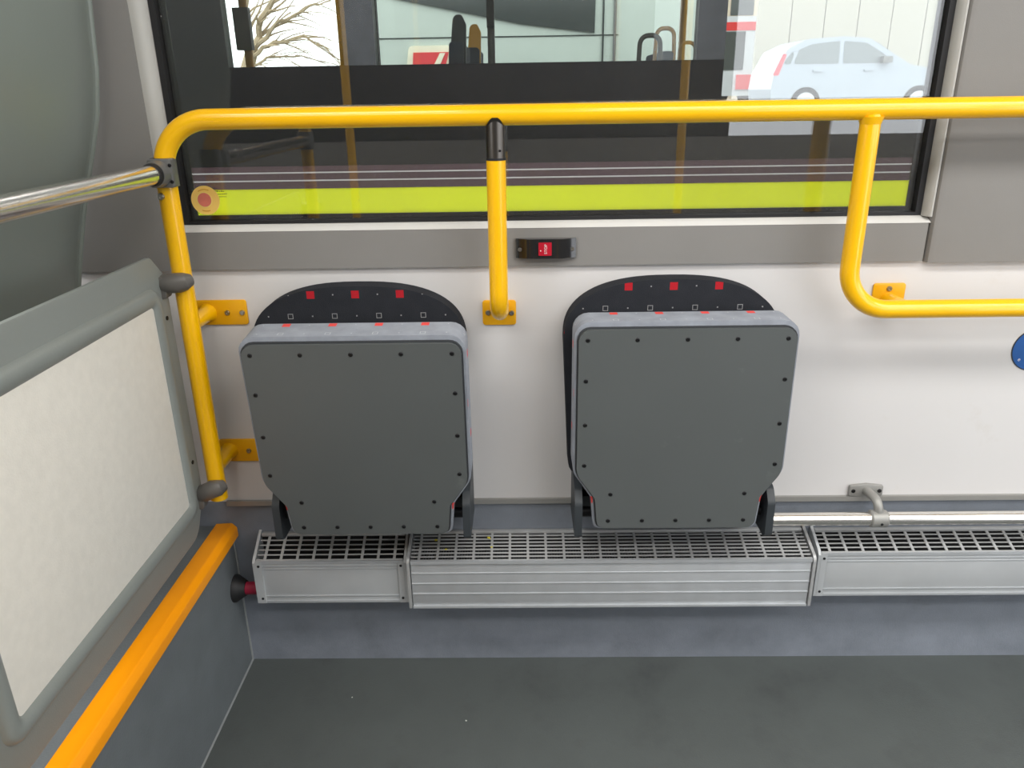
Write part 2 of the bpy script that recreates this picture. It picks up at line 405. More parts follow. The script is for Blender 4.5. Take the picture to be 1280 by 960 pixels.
obj('upper_lining', B(X0, X1, YO - .05, YO, 2.05, ZC), 'lining_grey', wf)
for a, b in ((-3.2, -3.1), (-1.80, 1.0), (2.06, 2.11), (3.84, 3.90), (4.5, 4.6)): obj('pillar', B(a, b, YO - .05, YO, 1.05, 2.05), 'dark_backing', wf)  # broad unseen middle piece added to keep the pane's reflection dark
wl_ = thing('wall_left', 'rear end wall of the bus saloon', 'wall', kind='structure')
obj('lining', B(X0 - .05, X0, YO, 0, 0, ZC), 'lining_grey', wl_)
wr_ = thing('wall_right', 'front end wall of the bus saloon with windscreen opening', 'wall', kind='structure')
obj('lining', B(X1, X1 + .05, YO, 0, 0, .9), 'lining_grey', wr_); obj('header', B(X1, X1 + .05, YO, 0, 2.0, ZC), 'lining_grey', wr_)

# unseen ceiling strips, added as soft fill light for the saloon
def fill_lamp(x0, x1, y, label):
    t = thing('fill_lamp', label, 'lamp', ((x0 + x1) / 2, y, ZC), 'added fill light strips')
    h = (x1 - x0) / 2
    obj('housing', B(-h, h, -.19, .19, -.03, 0), 'cast_grey', t, bevel=.004)
    obj('lens', B(-h + .02, h - .02, -.17, .17, -.038, -.03), 'fill_lamp_lens', t, bevel=.003)
    ld = bpy.data.lights.new('fill_light', 'AREA'); ld.shape = 'RECTANGLE'; ld.size = 2 * h - .05; ld.size_y = .34; ld.energy = 9.5 * (x1 - x0); ld.color = (1, .98, .955)
    lo = bpy.data.objects.new('fill_light', ld); col.objects.link(lo); lo.parent = t; lo.location = (0, 0, -.042)
fill_lamp(-2.4, -.2, -1.0, 'added fill light strip over the podium on the window side')
fill_lamp(.2, 2.6, -1.0, 'added fill light strip over the folded seats on the window side')
fill_lamp(-2.4, -.2, -1.9, 'added fill light strip over the podium across the aisle')
fill_lamp(.2, 2.6, -1.9, 'added fill light strip across the aisle towards the front')

# ================================================================== YELLOW HANDRAIL
RY = -.09; RZ = 1.2265; PR = .0176
hr = thing('yellow_handrail', 'yellow tubular handrail running across the window down to the wall', 'handrail', (-.631, RY, .49))
O = -Vector((-.631, RY, .49))
def rel(bm, off=None):
    bmesh.ops.translate(bm, verts=bm.verts, vec=off or O); return bm
obj('rail', rel(tube(fillet([(-.631, RY, .487), (-.631, RY, RZ), (2.6, RY, RZ)], .088, 14), PR, 24)), 'yellow_paint', hr, smooth=True)
obj('rail_loop', rel(tube(fillet([(.601, RY, RZ - .008), (.601, RY, .873), (2.6, RY, .873)], .078, 14), PR * .98, 24)), 'yellow_paint', hr, smooth=True)
sp = obj('support_post', rel(tube(fillet([(-.044, RY, 1.155), (-.044, RY, .866), (-.044, 0.0, .866)], .05, 10), PR * .98, 24)), 'yellow_paint', hr, smooth=True)
obj('weld_collar', rel(tube([(.601, RY, RZ - .024), (.601, RY, RZ - .012)], [PR * 1.0, PR * 1.22], 24)), 'yellow_paint', hr, smooth=True)
def saddle():
    """sleeve whose top edge follows the round rail it clips on to"""
    bm = bmesh.new(); seg = 28; r = .0166; lo = []; hi = []
    for k in range(seg):
        a = 2 * PI * k / seg; x, y = r * math.cos(a), r * math.sin(a)
        lo.append(bm.verts.new((x, y, 1.152))); hi.append(bm.verts.new((x, y, RZ - math.sqrt(max(PR ** 2 - y * y, 1e-6)) * 1.0 + .002 if abs(y) < PR else RZ)))
    for k in range(seg): bm.faces.new((lo[k], lo[(k + 1) % seg], hi[(k + 1) % seg], hi[k]))
    bm.faces.new(lo[::-1]); bm.faces.new(hi)
    bmesh.ops.translate(bm, verts=bm.verts, vec=(-.044, RY, 0)); return bm
cn = obj('connector', rel(saddle()), 'dark_steel', hr, smooth=True)
# the lip of the connector that laps over the front of the rail
def lap():
    bm = bmesh.new(); rows = []
    for i in range(9):
        ang = math.radians(-92 + i * 10); wd = .0158 * math.sqrt(max(0.0, 1 - (i / 8.4) ** 2))
        y = -math.cos(ang) * (PR + .0016); z = math.sin(ang) * (PR + .0016)
        rows.append([bm.verts.new((-.044 + s * wd, RY + y, RZ + z)) for s in (-1, -.5, 0, .5, 1)])
    for A, C in zip(rows, rows[1:]):
        for k in range(4): bm.faces.new((A[k], A[k + 1], C[k + 1], C[k]))
    return bm
obj('connector_lip', rel(lap()), 'dark_steel', hr, smooth=True)
obj('connector_seam', rel(tube([(-.044, RY, 1.1515), (-.044, RY, 1.1555)], PR * 1.01, 24)), 'rubber', hr, smooth=True)
screw(hr, Vector((-.036, RY - .0158, 1.168)) + O, r=.002, h=.0015, m='screw_dark')
def wall_plate(x0, x1, z0, z1, sc_, r=.006):
    p = obj('wall_plate', rel(prism(rrect(x0, x1, z0, z1, r), 'y', -.0045, 0)), 'plate_yellow', hr, bevel=.0012)
    for x, z in sc_: screw(p, Vector((x, -.0045, z)) + O, r=.0055, h=.0035)
    return p
wall_plate(-.655, -.551, .833, .884, ((-.591, .858), (-.561, .858)))
wall_plate(-.652, -.545, .528, .580, ((-.589, .553), (-.561, .553)))
wall_plate(-.080, -.013, .826, .877, ((-.069, .852), (-.022, .851)))
wall_plate(.689, .752, .842, .902, ((.720, .891),))
for x, z in ((-.631, .858), (-.631, .553)):
    obj('bracket_arm', rel(tube([(x, RY, z), (x, -.02, z), (x, -.004, z)], [.0145, .0155, .019], 18)), 'yellow_paint', hr, smooth=True)
obj('bracket_arm', rel(tube([(.720, RY, .872), (.720, 0, .868)], .0145, 18)), 'yellow_paint', hr, smooth=True)
# second post at the near end of the partition and the post behind the camera are separate posts
def stanchion(x, y, z0, z1, label, extra=None):
    t = thing('stanchion', label, 'stanchion', (x, y, z0))
    obj('pole', tube([(0, 0, 0), (0, 0, z1 - z0)], PR, 20), 'yellow_paint', t, smooth=True)
    obj('floor_flange', tube([(0, 0, 0), (0, 0, .012)], [.04, .036], 24), 'yellow_paint', t, smooth=True)
    return t
stanchion(-.631, -.83, .377, 1.19, 'yellow post at the near end of the white partition')
stanchion(-.70, -1.78, .366, ZC - .04, 'yellow floor to ceiling post on the podium behind the photographer')
stanchion(.66, -1.80, 0, ZC - .04, 'yellow floor to ceiling post on the aisle behind the photographer')

# ================================================================== CHROME RAIL WITH CLAMP
cr = thing('chrome_rail', 'polished chrome handrail clamped to the yellow post above the partition', 'handrail', (-.631, RY, 1.139)); O2 = -Vector((-.631, RY, 1.139))
obj('tube', rel(tube([(-.631, -.135, 1.139), (-.631, -.81, 1.139)], .0165, 28), O2), 'chrome', cr, smooth=True)
cl = obj('clamp', rel(tube([(-.631, RY, 1.115), (-.631, RY, 1.164)], .0215, 24), O2), 'cast_grey', cr, smooth=True)
obj('clamp_plate', rel(prism(rrect(-.648, -.606, 1.115, 1.164, .004), 'y', -.118, -.096), O2), 'cast_grey', cl, bevel=.002)
obj('socket', rel(tube([(-.631, -.112, 1.139), (-.631, -.128, 1.139), (-.631, -.139, 1.139)], [.0235, .0225, .0205], 28), O2), 'cast_grey', cl, smooth=True)
obj('collar', rel(tube([(-.631, -.139, 1.139), (-.631, -.147, 1.139)], [.0195, .0185], 28), O2), 'rubber', cl, smooth=True)
for z in (1.153, 1.125): screw(cl, Vector((-.6085, -.118, z)) + O2, r=.0032, h=.0012, m='screw_dark', name='bolt')
screw(cr, Vector((-.637, -.1065, 1.099)) + O2, r=.0065, h=.005, m='steel', name='bolt')
obj('far_clamp', rel(tube([(-.631, -.83, 1.115), (-.631, -.83, 1.164)], .0225, 24), O2), 'cast_grey', cr, smooth=True)

# ================================================================== PARTITION
PX = -.662
pt = thing('partition_panel', 'grey framed partition with white insert beside the podium', 'partition', (PX, -.45, .43)); O3 = -Vector((PX, -.45, .43))
yN, yF = -.815, -.096        # near and far edge
def yz(pts): return pts
outer = rpoly([(yF, .505), (yF, .955), (yF - .045, .998), (yN, .998), (yN, .43), (yF - .05, .43)], [.02, .012, .02, .03, .03, .05], 6)
# frame: flat flange, one raised bead around the insert
def inset_ring(d0, d1, x0, x1, rad0, rad1):
    a = rpoly([(-.172 + d0, .513 - d0), (-.172 + d0, .915 + d0), (-.722 - d0, .915 + d0), (-.722 - d0, .513 - d0)], rad0, 6)
    b = rpoly([(-.172 + d1, .513 - d1), (-.172 + d1, .915 + d1), (-.722 - d1, .915 + d1), (-.722 - d1, .513 - d1)], rad1, 6)
    return a, b
def loft_rings(steps, close=False):
    """steps: (offset, x, radius) rings round the insert opening, joined one to the next"""
    bm = bmesh.new(); V = []
    for d, x, r in steps:
        pts = rpoly([(-.172 + d, .513 - d), (-.172 + d, .915 + d), (-.722 - d, .915 + d), (-.722 - d, .513 - d)], r, 6)
        V.append([bm.verts.new((x, y, z)) for y, z in pts])
    n = len(V[0])
    for A, C in zip(V, V[1:]):
        for k in range(n): bm.faces.new((A[k], A[(k + 1) % n], C[(k + 1) % n], C[k]))
    return bm
fr = obj('frame', rel(prism(outer, 'x', PX - .008, PX + .002), O3), 'frame_grey', pt, bevel=.003)
obj('raised_border', rel(loft_rings([(-.002, PX + .0015, .008), (0, PX + .007, .008), (.006, PX + .011, .012), (.014, PX + .0125, .018), (.024, PX + .0118, .025), (.029, PX + .008, .029), (.032, PX + .001, .031)]), O3), 'frame_grey', pt, smooth=True)
obj('insert', rel(prism(rrect(-.722, -.172, .513, .915, .008), 'x', PX - .004, PX + .0065), O3), 'insert_white', pt, bevel=.001)
for y, z in ((-.119, .880), (-.119, .583)):
    obj('screw_hole', rel(cyl((PX + .0015, y, z), 'x', .0042, .002, 14), O3), 'screw_dark', pt, smooth=True)
def clip(y, z, dr=0.0):
    c = bmesh.new()
    tube([(-.668, y - .016, z - .003 - dr), (-.650, y - .021, z - .002 - dr * .6), (-.630, y - .0235, z), (-.618, y - .021, z + .002), (-.611, y - .012, z + .003)], [.0165, .018, .0185, .0165, .011], 18, c)
    o_ = obj('post_clip', rel(c, O3), 'clip_grey', pt, smooth=True)
    obj('clip_jaw', rel(prism([(-.676, z + .010 - dr), (-.655, z + .013 - dr * .8), (-.648, z - .004 - dr), (-.652, z - .027 - dr), (-.672, z - .031 - dr)], 'y', y - .034, y - .008), O3), 'clip_grey', o_, bevel=.002)
clip(RY, .945); clip(RY, .520, .014); clip(-.83, .945); clip(-.83, .520, .014)

# ================================================================== REAR SEAT SHELL BEHIND THE PARTITION
st = thing('passenger_seat', 'grey plastic backed passenger seat behind the chrome rail', 'seat', (-.95, -.31, .366)); O4 = -Vector((-.95, -.31, .366))
prof = [(.50, -.905), (.62, -.895), (.75, -.878), (.85, -.858), (.946, -.832), (1.05, -.803), (1.12, -.779), (1.18, -.757), (1.24, -.737), (1.31, -.724), (1.42, -.714), (1.55, -.712), (1.66, -.722), (1.72, -.745)]
def shell():
    bm = bmesh.new(); V = []
    for i, (z, x) in enumerate(prof):
        k = 1 if z < 1.5 else 1 - .35 * ((z - 1.5) / .22) ** 2
        h0 = .262 * k; yc = -.312; t = .07
        pts = []
        for u, dx in ((-1, .048), (-.985, .022), (-.95, .009), (-.90, .010), (-.86, .004), (-.6, .0), (-.3, -.0), (0, 0), (.3, 0), (.6, .0), (.86, .004), (.90, .010), (.95, .009), (.985, .022), (1, .048)):
            pts.append((x - dx, yc + u * h0))
        pts += [(x - t, yc + h0 * .96), (x - t, yc - h0 * .96)]
        V.append([bm.verts.new((a, b, z)) for a, b in pts])
    n = len(V[0])
    for A, C in zip(V, V[1:]):
        for k in range(n): bm.faces.new((A[k], A[(k + 1) % n], C[(k + 1) % n], C[k]))
    bm.faces.new(V[0]); bm.faces.new(V[-1][::-1]); return bm
obj('shell', rel(shell(), O4), 'shell_grey', st, smooth=True)
obj('edge_lip', rel(tube([(x - .014, -.312 + .262 * (1 if z < 1.5 else 1 - .35 * ((z - 1.5) / .22) ** 2) * .965, z) for z, x in prof], .008, 10), O4), 'shell_grey', st, smooth=True)
obj('seat_cushion', rel(B(-1.36, -.915, -.55, -.075, .74, .84), O4), 'seat_blue', st, bevel=.03, seg=3)
obj('seat_base', rel(B(-1.25, -.93, -.50, -.12, .366, .74), O4), 'hinge_dark', st, bevel=.01)

# ================================================================== FOLDING SEATS
def outline(e=0.0, r=.022, ht=.423):
    return rpoly([(-.157 - e, 0 - e), (.157 + e, 0 - e), (.163 + e, .068 - e * .5), (.2 + e, .122), (.2 + e, ht + e), (-.2 - e, ht + e), (-.2 - e, .122), (-.163 - e, .068 - e * .5)], [.016, .016, .02, .04, r, r, .04, .02], 5)
def folding_seat(cx, zb, lean, label, zp, dx=.012, zsh=0.0):
    t = thing('folding_seat', label, 'folding seat', (cx, 0, .40), 'tip-up seats on the wall')
    # backrest pad
    pts = []
    a, b_, n = .21, .120, 2.5; zc = .804 - .40
    for k in range(0, 41):
        th = PI * k / 40; c, s = math.cos(th), math.sin(th)
        pts.append((a * math.copysign(abs(c) ** (2 / n), c), zc + b_ * abs(s) ** (2 / n)))
    low = rpoly([(-.21, zc), (-.197, .108), (.197, .108), (.21, zc)], [0, .03, .03, 0], 5)
    pts += low[1:-1]
    pts = [(a_, b_2 + zsh) for a_, b_2 in pts]
    bk = obj('backrest', prism(pts, 'y', -.044, -.001), 'cloth_dark', t, bevel=.006, seg=3)
    bk.data.materials.append(MATS['cloth_plain'])
    for p in bk.data.polygons:
        if p.normal.y > -.9: p.material_index = 1
    me = bk.data; uvl = me.uv_layers.new(name='UVMap')
    for p in me.polygons:
        for li in p.loop_indices:
            v = me.vertices[me.loops[li].vertex_index].co; uvl.data[li].uv = (v.x, v.z + max(0, v.y + .040) + .40 - zp + .0425 * 6.5)
    T = Matrix.Translation((dx, -.128, zb - .40)) @ Matrix.Rotation(lean, 4, 'X')
    def place(o_): o_.data.transform(T); return o_
    cu = obj('cushion', prism(outline(.0065, .03), 'y', .0, .064), 'cloth_worn', t, bevel=.012, seg=4)
    uvbox(cu, .4295)
    for d in cu.data.uv_layers['UVMap'].data: d.uv[1] += .176 - .019
    place(cu)
    place(obj('piping', ring(outline(.0022, .025, .418), outline(-.006, .020, .418), 'y', -.006, .006), 'seat_piping', t, bevel=.002))
    bd = place(obj('underside_board', prism(outline(-.0005, .023, .418), 'y', -.012, .004), 'seat_board', t, bevel=.0025))
    sc_ = [(u, .398) for u in (-.183, -.092, 0, .091, .183)] + [(s * .185, z) for s in (-1, 1) for z in (.318, .228, .142)] + [(s * .132, .078) for s in (-1, 1)] + [(u, .018) for u in (-.135, -.067, 0, .067, .135)]
    for u, z in sc_:
        o_ = screw(bd, (u, -.012, z), r=.0042, h=.0016, m='screw_dark'); o_.data.transform(T)
    for s in (-1, 1):
        x = dx + s * .187
        hb = obj('hinge_bracket', prism(rpoly([(0, .004), (-.118, .004), (-.128, .012), (-.128, .085), (-.108, .11), (0, .128)], [0, .004, .006, .018, .018, 0], 4), 'x', x - .0075 + s * .006, x + .0075 + s * .006), 'hinge_dark', t, bevel=.0025)
        obj('hinge_pin', tube([(x - s * .026, -.085, .045), (x + s * .0, -.085, .045)], .011, 14), 'screw_dark', hb, smooth=True)
    obj('mount_rail', B(dx - .185, dx + .185, -.03, -.001, .012, .05), 'hinge_dark', t, bevel=.003)
    return t
folding_seat(-.323, .429, math.radians(5.4), 'folded grey tip-up seat between the left yellow post and the stop button', .902, zsh=-.006)
folding_seat(.290, .437, math.radians(.4), 'folded grey tip-up seat right of the stop button under the window', .911)

# ================================================================== HEATERS
def heater(x0, x1, yf, zb, zt, rows, cp, kind, label, zback):
    t = thing('heater', label, 'heater', (x0, 0, zb), 'wall heaters along the skirting'); O5 = -Vector((x0, 0, zb)); L_ = x1 - x0
    h = zt - zb; d = -yf; hb = zback - zb
    obj('duct', rel(B(x0 + .004, x1 - .004, yf + .006, -.010, zb + .004, zt - .022), O5), 'heater_dark', t)
    obj('back_plate', rel(B(x0 + .002, x1 - .002, -.008, -.001, zb, zback - .006), O5), 'heater_dark', t)
    obj('back_lip', rel(B(x0 + .002, x1 - .002, -.011, -.001, zback - .0055, zback + .002), O5), 'grille_metal', t, bevel=.0008)
    fp = obj('front_panel', rel(B(x0 + .002, x1 - .002, yf, yf + .006, zb, zt), O5), 'aluminium' if kind == 'wide' else 'aluminium_dull', t, bevel=.001)
    if kind == 'wide':
        lines = [(.30, .0022, .0016), (.52, .0022, .0016), (.74, .0022, .0016)]
        lines += [(1 - .02, .0075, .004), (.02, .005, .003)]
    else:
        lines = [(.97, .006, .003), (.87, .0022, .0018), (.80, .0016, .0014), (.15, .0022, .0018), (.02, .005, .003)]
    for f, hh, pr_ in lines:
        z = h * f
        obj('ridge', B(.002, L_ - .002, yf - pr_, yf + .001, z - hh / 2, z + hh / 2), 'aluminium', fp, bevel=min(hh, pr_) * .35)
    # end caps
    cap = [(0, 0), (yf - .004, 0), (yf - .004, h - .004), (yf + .004, h + .004), (0, hb + .006)] if kind != 'wide' else rpoly([(0, 0), (yf - .004, 0), (yf - .004, h + .004), (0, hb + .006)], [0, .002, .016, 0], 6)
    for a in (-.006, L_):
        c = obj('end_cap', prism(cap, 'x', a, a + .006), 'aluminium_dull' if kind != 'wide' else 'grille_metal', t, bevel=.0008)
    if kind != 'wide':
        for a in (.0, L_ - .013):
            c = obj('corner_strip', B(a, a + .013, yf - .0045, yf, 0, h), 'aluminium_dull', t, bevel=.001)
            for z in (.012, h - .012): screw(c, (a + .0065, yf - .0045, z), r=.003, h=.0014, m='screw_dark')
    # grille on top: slats along, bars across, each its own piece
    ya, yb = yf + .002, -.008
    pitch = (yb - ya) / rows
    sw = pitch * (.42 if kind == 'wide' else .26)
    def zt_at(y): return h + (hb - h) * (y - yf) / (-yf)
    sl = bmesh.new(); B(0, L_ - .004, -sw / 2, sw / 2, -.0018, 0, sl); slm = None
    for i in range(rows + 1):
        y = ya + pitch * i
        if slm is None:
            o_ = obj('slat', sl, 'grille_metal', t); slm = o_.data
        else: o_ = obj('slat', slm, None, t)
        o_.location = (.002, y, zt_at(y)); o_.rotation_euler[0] = math.atan2(hb - h, -yf)
    cb = bmesh.new(); ln = math.hypot(yb - ya, zt_at(yb) - zt_at(ya)); bw = .0026 if kind == 'wide' else .0028
    B(-bw, bw, 0, ln, -.0022, .0003, cb); cbm = None
    k = 0
    while .02 + k * cp < L_ - .008:
        if cbm is None:
            o_ = obj('cross_bar', cb, 'grille_metal', t); cbm = o_.data
        else: o_ = obj('cross_bar', cbm, None, t)
        o_.location = (.02 + k * cp, ya, zt_at(ya)); o_.rotation_euler[0] = math.atan2(hb - h, -yf); k += 1
    if kind == 'wide': fins(t, L_, yf, h)
    return t
def fins(t, L_, yf, h):
    bm = bmesh.new(); n = int(L_ / .006)
    for k in range(n): B(.006 + k * .006, .0072 + k * .006, yf + .012, -.014, h - .03, h - .014, bm)
    f = obj('radiator_fins', bm, 'hinge_dark', t); f['kind'] = 'stuff'
heater(-.588, -.264, -.063, .209, .316, 5, .0354, 'plain', 'short aluminium heater under the left folded seat beside the podium', .350)
heater(-.248, .612, -.085, .208, .327, 8, .039, 'wide', 'long aluminium heater with three ridges under both folded seats', .352)
heater(.637, 2.1, -.062, .218, .326, 5, .0357, 'plain', 'plain aluminium heater at the right edge below the low chrome rail', .350)
# hose and grommet from the podium into the short heater
hs = thing('heater_hose', 'crimson rubber hose entering the short heater from a black grommet', 'hose', (-.655, -.032, .224))
obj('grommet', tube([(0, 0, 0), (.005, 0, 0), (.012, 0, 0), (.026, 0, 0)], [.0315, .031, .026, .017], 24), 'rubber', hs, smooth=True)
obj('hose', tube([(.02, 0, 0), (.060, 0, 0)], .0145, 20), 'hose_red', hs, smooth=True)

# ================================================================== LOW CHROME RAIL
lr = thing('low_chrome_rail', 'low brushed steel rail running above the right heater', 'rail', (.516, -.06, .408)); O6 = -Vector((.516, -.06, .408))
obj('tube', rel(tube([(.522, -.06, .408), (2.6, -.06, .408)], .0142, 24), O6), 'chrome', lr, smooth=True)
bp = obj('bracket_base', rel(prism(rpoly([(.702, .433), (.738, .430), (.774, .433), (.774, .458), (.738, .462), (.702, .458)], [.004, .02, .004, .004, .02, .004], 4), 'y', -.009, 0), O6), 'bracket_grey', lr, bevel=.0025)
for x in (.710, .766): screw(bp, Vector((x, -.009, .446)) + O6, r=.0045, h=.002, m='screw_dark')
obj('bracket_arm', rel(tube(fillet([(.738, -.004, .447), (.744, -.058, .447), (.746, -.060, .418)], .022, 6), [.0095] * 9, 14), O6), 'bracket_grey', lr, smooth=True)
obj('rail_clamp', rel(tube([(.7285, -.06, .408), (.731, -.06, .408), (.762, -.06, .408), (.7645, -.06, .408)], [.016, .0185, .0185, .016], 24), O6), 'bracket_grey', lr, smooth=True)
screw(lr, Vector((.748, -.0782, .404)) + O6, r=.003, h=.0012, m='screw_dark')

# ================================================================== STOP BUTTON
sb = thing('stop_button', 'black stop request button with red key on the grey sill band', 'button', (.046, -.010, .982))
hp = [(-.0575, -.003), (-.0575, -.006), (-.031, -.017), (.031, -.017), (.0575, -.006), (.0575, 0.0), (-.0575, 0.0)]
obj('housing', prism(hp, 'z', -.0185, .0185), 'black_gloss', sb, bevel=.0018)
ky = obj('key', prism(rrect(-.0145, .0105, -.0125, .0125, .0015), 'y', -.0195, -.0165), 'red_button', sb, bevel=.0006)
text_mesh('STOP', .0074, 'ink_white', 'lettering', ky, (-.0005, -.0198, 0), (0, 0, 1), (-1, 0, 0))
obj('braille_dot', cyl((-.0105, -.0202, -.003), 'y', .0012, .001, 10), 'ink_white', ky, smooth=True)
for x in (-.050, .050): screw(sb, (x, -.0085, -.002), r=.0042, h=.003)

# ================================================================== STICKERS
ws = thing('window_sticker', 'round yellow sticker with red centre on the window corner', 'sticker', (-.6105, GY - .0002, 1.076))
for r0, h, m, nm in ((.0275, .0006, 'sticker_yellow', 'disc'), (.0148, .0010, 'sticker_pale', 'inner_ring'), (.0132, .0014, 'sticker_red', 'centre')):
    obj(nm, cyl((-.0015 if nm != 'disc' else 0, -h, .001 if nm != 'disc' else 0), 'y', r0, h, 40), m, ws)
def arcbar(a0, a1, r, wd, n=10):
    bm = bmesh.new(); R = []
    for k in range(n + 1):
        a = math.radians(a0 + (a1 - a0) * k / n); R.append([bm.verts.new((q * math.cos(a), -.0008, q * math.sin(a))) for q in (r - wd, r + wd)])
    for A, C in zip(R, R[1:]): bm.faces.new((A[0], A[1], C[1], C[0]))
    return bm
obj('print', arcbar(65, 125, .0205, .0009), 'pole_orange', ws); obj('print', arcbar(245, 290, .0205, .0009), 'pole_orange', ws)
bs = thing('wall_sticker', 'round blue sign cut by the right edge of the photo', 'sign', (1.032, 0, .760))
obj('disc', cyl((0, -.0016, 0), 'y', .0425, .0014, 48), 'sticker_blue', bs)
obj('rim', ring([(.0445 * math.cos(2 * PI * k / 48), .0445 * math.sin(2 * PI * k / 48)) for k in range(48)], [(.0425 * math.cos(2 * PI * k / 48), .0425 * math.sin(2 * PI * k / 48)) for k in range(48)], 'y', -.0012, -.0002), 'seat_piping', bs)
text_mesh('e', .011, 'ink_white', 'lettering', bs, (-.0255, -.0018, -.020), (math.cos(-.6), 0, math.sin(-.6)), (-math.sin(-.6), 0, math.cos(-.6)), .0002)

# small crumbs
for i, (x, y, z, s, m, lb) in enumerate(((-.196, -.03, .3445, .004, 'fleck_yellow', 'yellow leaf crumb near the left end of the long heater grille'), (-.172, -.055, .337, .003, 'fleck_yellow', 'yellow crumb on the front of the long heater grille at left'), (-.08, -.025, .346, .0045, 'fleck_yellow', 'larger yellow leaf crumb at the back of the long heater grille'), (-.073, -.05, .3385, .0028, 'fleck_yellow', 'small yellow crumb mid grille left of the right folded seat'), (-.13, -.20, .002, .0025, 'fleck_pale', 'white crumb on the dark floor below the long heater'), (.33, -.36, .002, .002, 'fleck_pale', 'pale crumb on the floor below the right folded seat'), (-.39, -.13, .002, .0018, 'fleck_pale', 'tiny pale crumb on the floor below the short heater'))):
    bm = bmesh.new(); bmesh.ops.create_icosphere(bm, subdivisions=1, radius=s); rr = random.Random(i)
    for v in bm.verts: v.co *= rr.uniform(.6, 1.3); v.co.z *= .45
    o_ = obj('crumb', bm, m); o_.location = (x, y, z); tag(o_, lb, 'crumb', 'crumbs on heater and floor')

# ================================================================== OUTSIDE: THE BUS ALONGSIDE
GZ = -.40
struct('ground', B(-30, 40, .4, 12, GZ - .1, GZ), 'asphalt', 'grey asphalt yard between the buses', 'ground')
NY = 1.20; FY = 3.62
nb = thing('neighbour_bus', 'dark bus with a lime stripe parked alongside the window', 'bus', (0, NY, GZ)); O7 = -Vector((0, NY, GZ))
def nbp(name, m, *a, bevel=0, parent=None): return obj(name, rel(B(*a), O7), m, parent or nb, bevel=bevel)
NX0, NX1 = -4.5, 4.5
nbp('lower_body', 'lime', NX0, NX1, NY, NY + .05, GZ + .25, .966)
nbp('side_stripe', 'maroon', NX0, NX1, NY - .002, NY + .05, .966, 1.040)
for z in (.993, 1.019): nbp('pin_line', 'silver_line', NX0, NX1, NY - .004, NY, z - .0022, z + .0022)
nbp('window_band', 'body_black', NX0, .655, NY, NY + .05, 1.040, 1.352)
nbp('window_band', 'body_black', .655, NX1, NY, NY + .05, 1.040, 1.195)
nbp('upper_body', 'body_black', NX0, NX1, NY, NY + .05, 2.25, 2.6)
for a, b, m in ((NX0, -.944, 'body_black'), (-.568, -.465, 'pillar_slate'), (.565, .655, 'pillar_slate'), (1.62, 1.75, 'body_black'), (3.9, NX1, 'body_black')): nbp('pillar', m, a, b, NY, NY + .05, 1.195 if a > .6 else 1.352, 2.25)
for a, b, z in ((-.944, -.568, 1.352), (-.465, .565, 1.352), (.655, 1.62, 1.195), (1.75, 3.9, 1.195)): nbp('pane', 'pane_tint', a, b, NY + .02, NY + .025, z, 2.25)
nbp('roof', 'coach_white', NX0, NX1, NY, FY + .05, 2.6, 2.66)
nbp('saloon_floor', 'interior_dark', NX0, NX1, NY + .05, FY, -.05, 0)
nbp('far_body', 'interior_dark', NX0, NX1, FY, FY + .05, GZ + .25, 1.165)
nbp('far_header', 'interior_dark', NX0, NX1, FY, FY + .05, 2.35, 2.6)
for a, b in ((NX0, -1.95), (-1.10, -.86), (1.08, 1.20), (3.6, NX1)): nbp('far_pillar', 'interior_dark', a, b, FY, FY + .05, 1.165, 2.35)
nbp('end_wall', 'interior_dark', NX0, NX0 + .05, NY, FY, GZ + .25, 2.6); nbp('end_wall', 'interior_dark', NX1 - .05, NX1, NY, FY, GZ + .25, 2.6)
for x in (-3, 3):
    obj('wheel', rel(cyl((x, NY + .01, GZ + .45), 'y', .45, .25, 32), O7), 'tyre', nb, smooth=True)
# poles and seats inside it
def inner_pole(x, y, m, label, box=None):
    t = thing('stanchion', label, 'stanchion', (x, y, 0))
    obj('pole', tube([(0, 0, 0), (0, 0, 2.55)], .018, 14), m, t, smooth=True)
    if box:
        b_ = obj('validator', B(-box[0], box[0], -.05, -.015, box[1], box[2]), box[3], t, bevel=.006)
        if len(box) > 4: obj('lamp', B(-box[0] * .6, box[0] * .6, -.054, -.05, box[2] - .03, box[2] - .012), 'emblem_red', b_)
inner_pole(-1.213, 2.25, 'pole_orange', 'orange pole with grey ticket box inside the bus alongside', (.034, 1.455, 1.625, 'validator_grey'))
inner_pole(-.137, 2.55, 'validator_grey', 'grey pole with black ticket reader inside the bus alongside', (.018, 1.55, 1.73, 'black_plastic', 1))
inner_pole(.835, 2.86, 'handle_peach', 'pale orange pole at the right of the middle window alongside')
def inner_seat(x, y, top, m, label, loop, tilt=.04):
    t = thing('bus_seat', label, 'seat', (x, y, 0), 'seats in the bus alongside')
    obj('backrest', prism(rpoly([(-.03, .55), (.03, .55), (.03 + tilt, top - .09), (tilt - .02, top - .09)], .012), 'y', -.2, .2), 'seat_blue', t, bevel=.008)
    obj('cushion', prism(rpoly([(-.42, .42), (0, .42), (0, .52), (-.42, .53)], .02), 'y', -.2, .2), 'seat_blue', t, bevel=.008)
    obj('pedestal', B(-.3, -.1, -.12, .12, 0, .42), 'interior_dark', t)
    if not loop: obj('grab_handle', prism(rpoly([(tilt - .03, top - .20), (tilt + .03, top - .20), (tilt + .036, top - .03), (tilt + .022, top), (tilt - .008, top)], [.004, .004, .02, .012, .02], 4), 'y', -.14, -.10), m, t, bevel=.006)
    else: obj('grab_handle', tube(fillet([(tilt - .03, -.10, top - .13), (tilt - .026, -.10, top), (tilt + .045, -.10, top), (tilt + .05, -.10, top - .13)], .03, 6), .0085, 10), m, t, smooth=True)
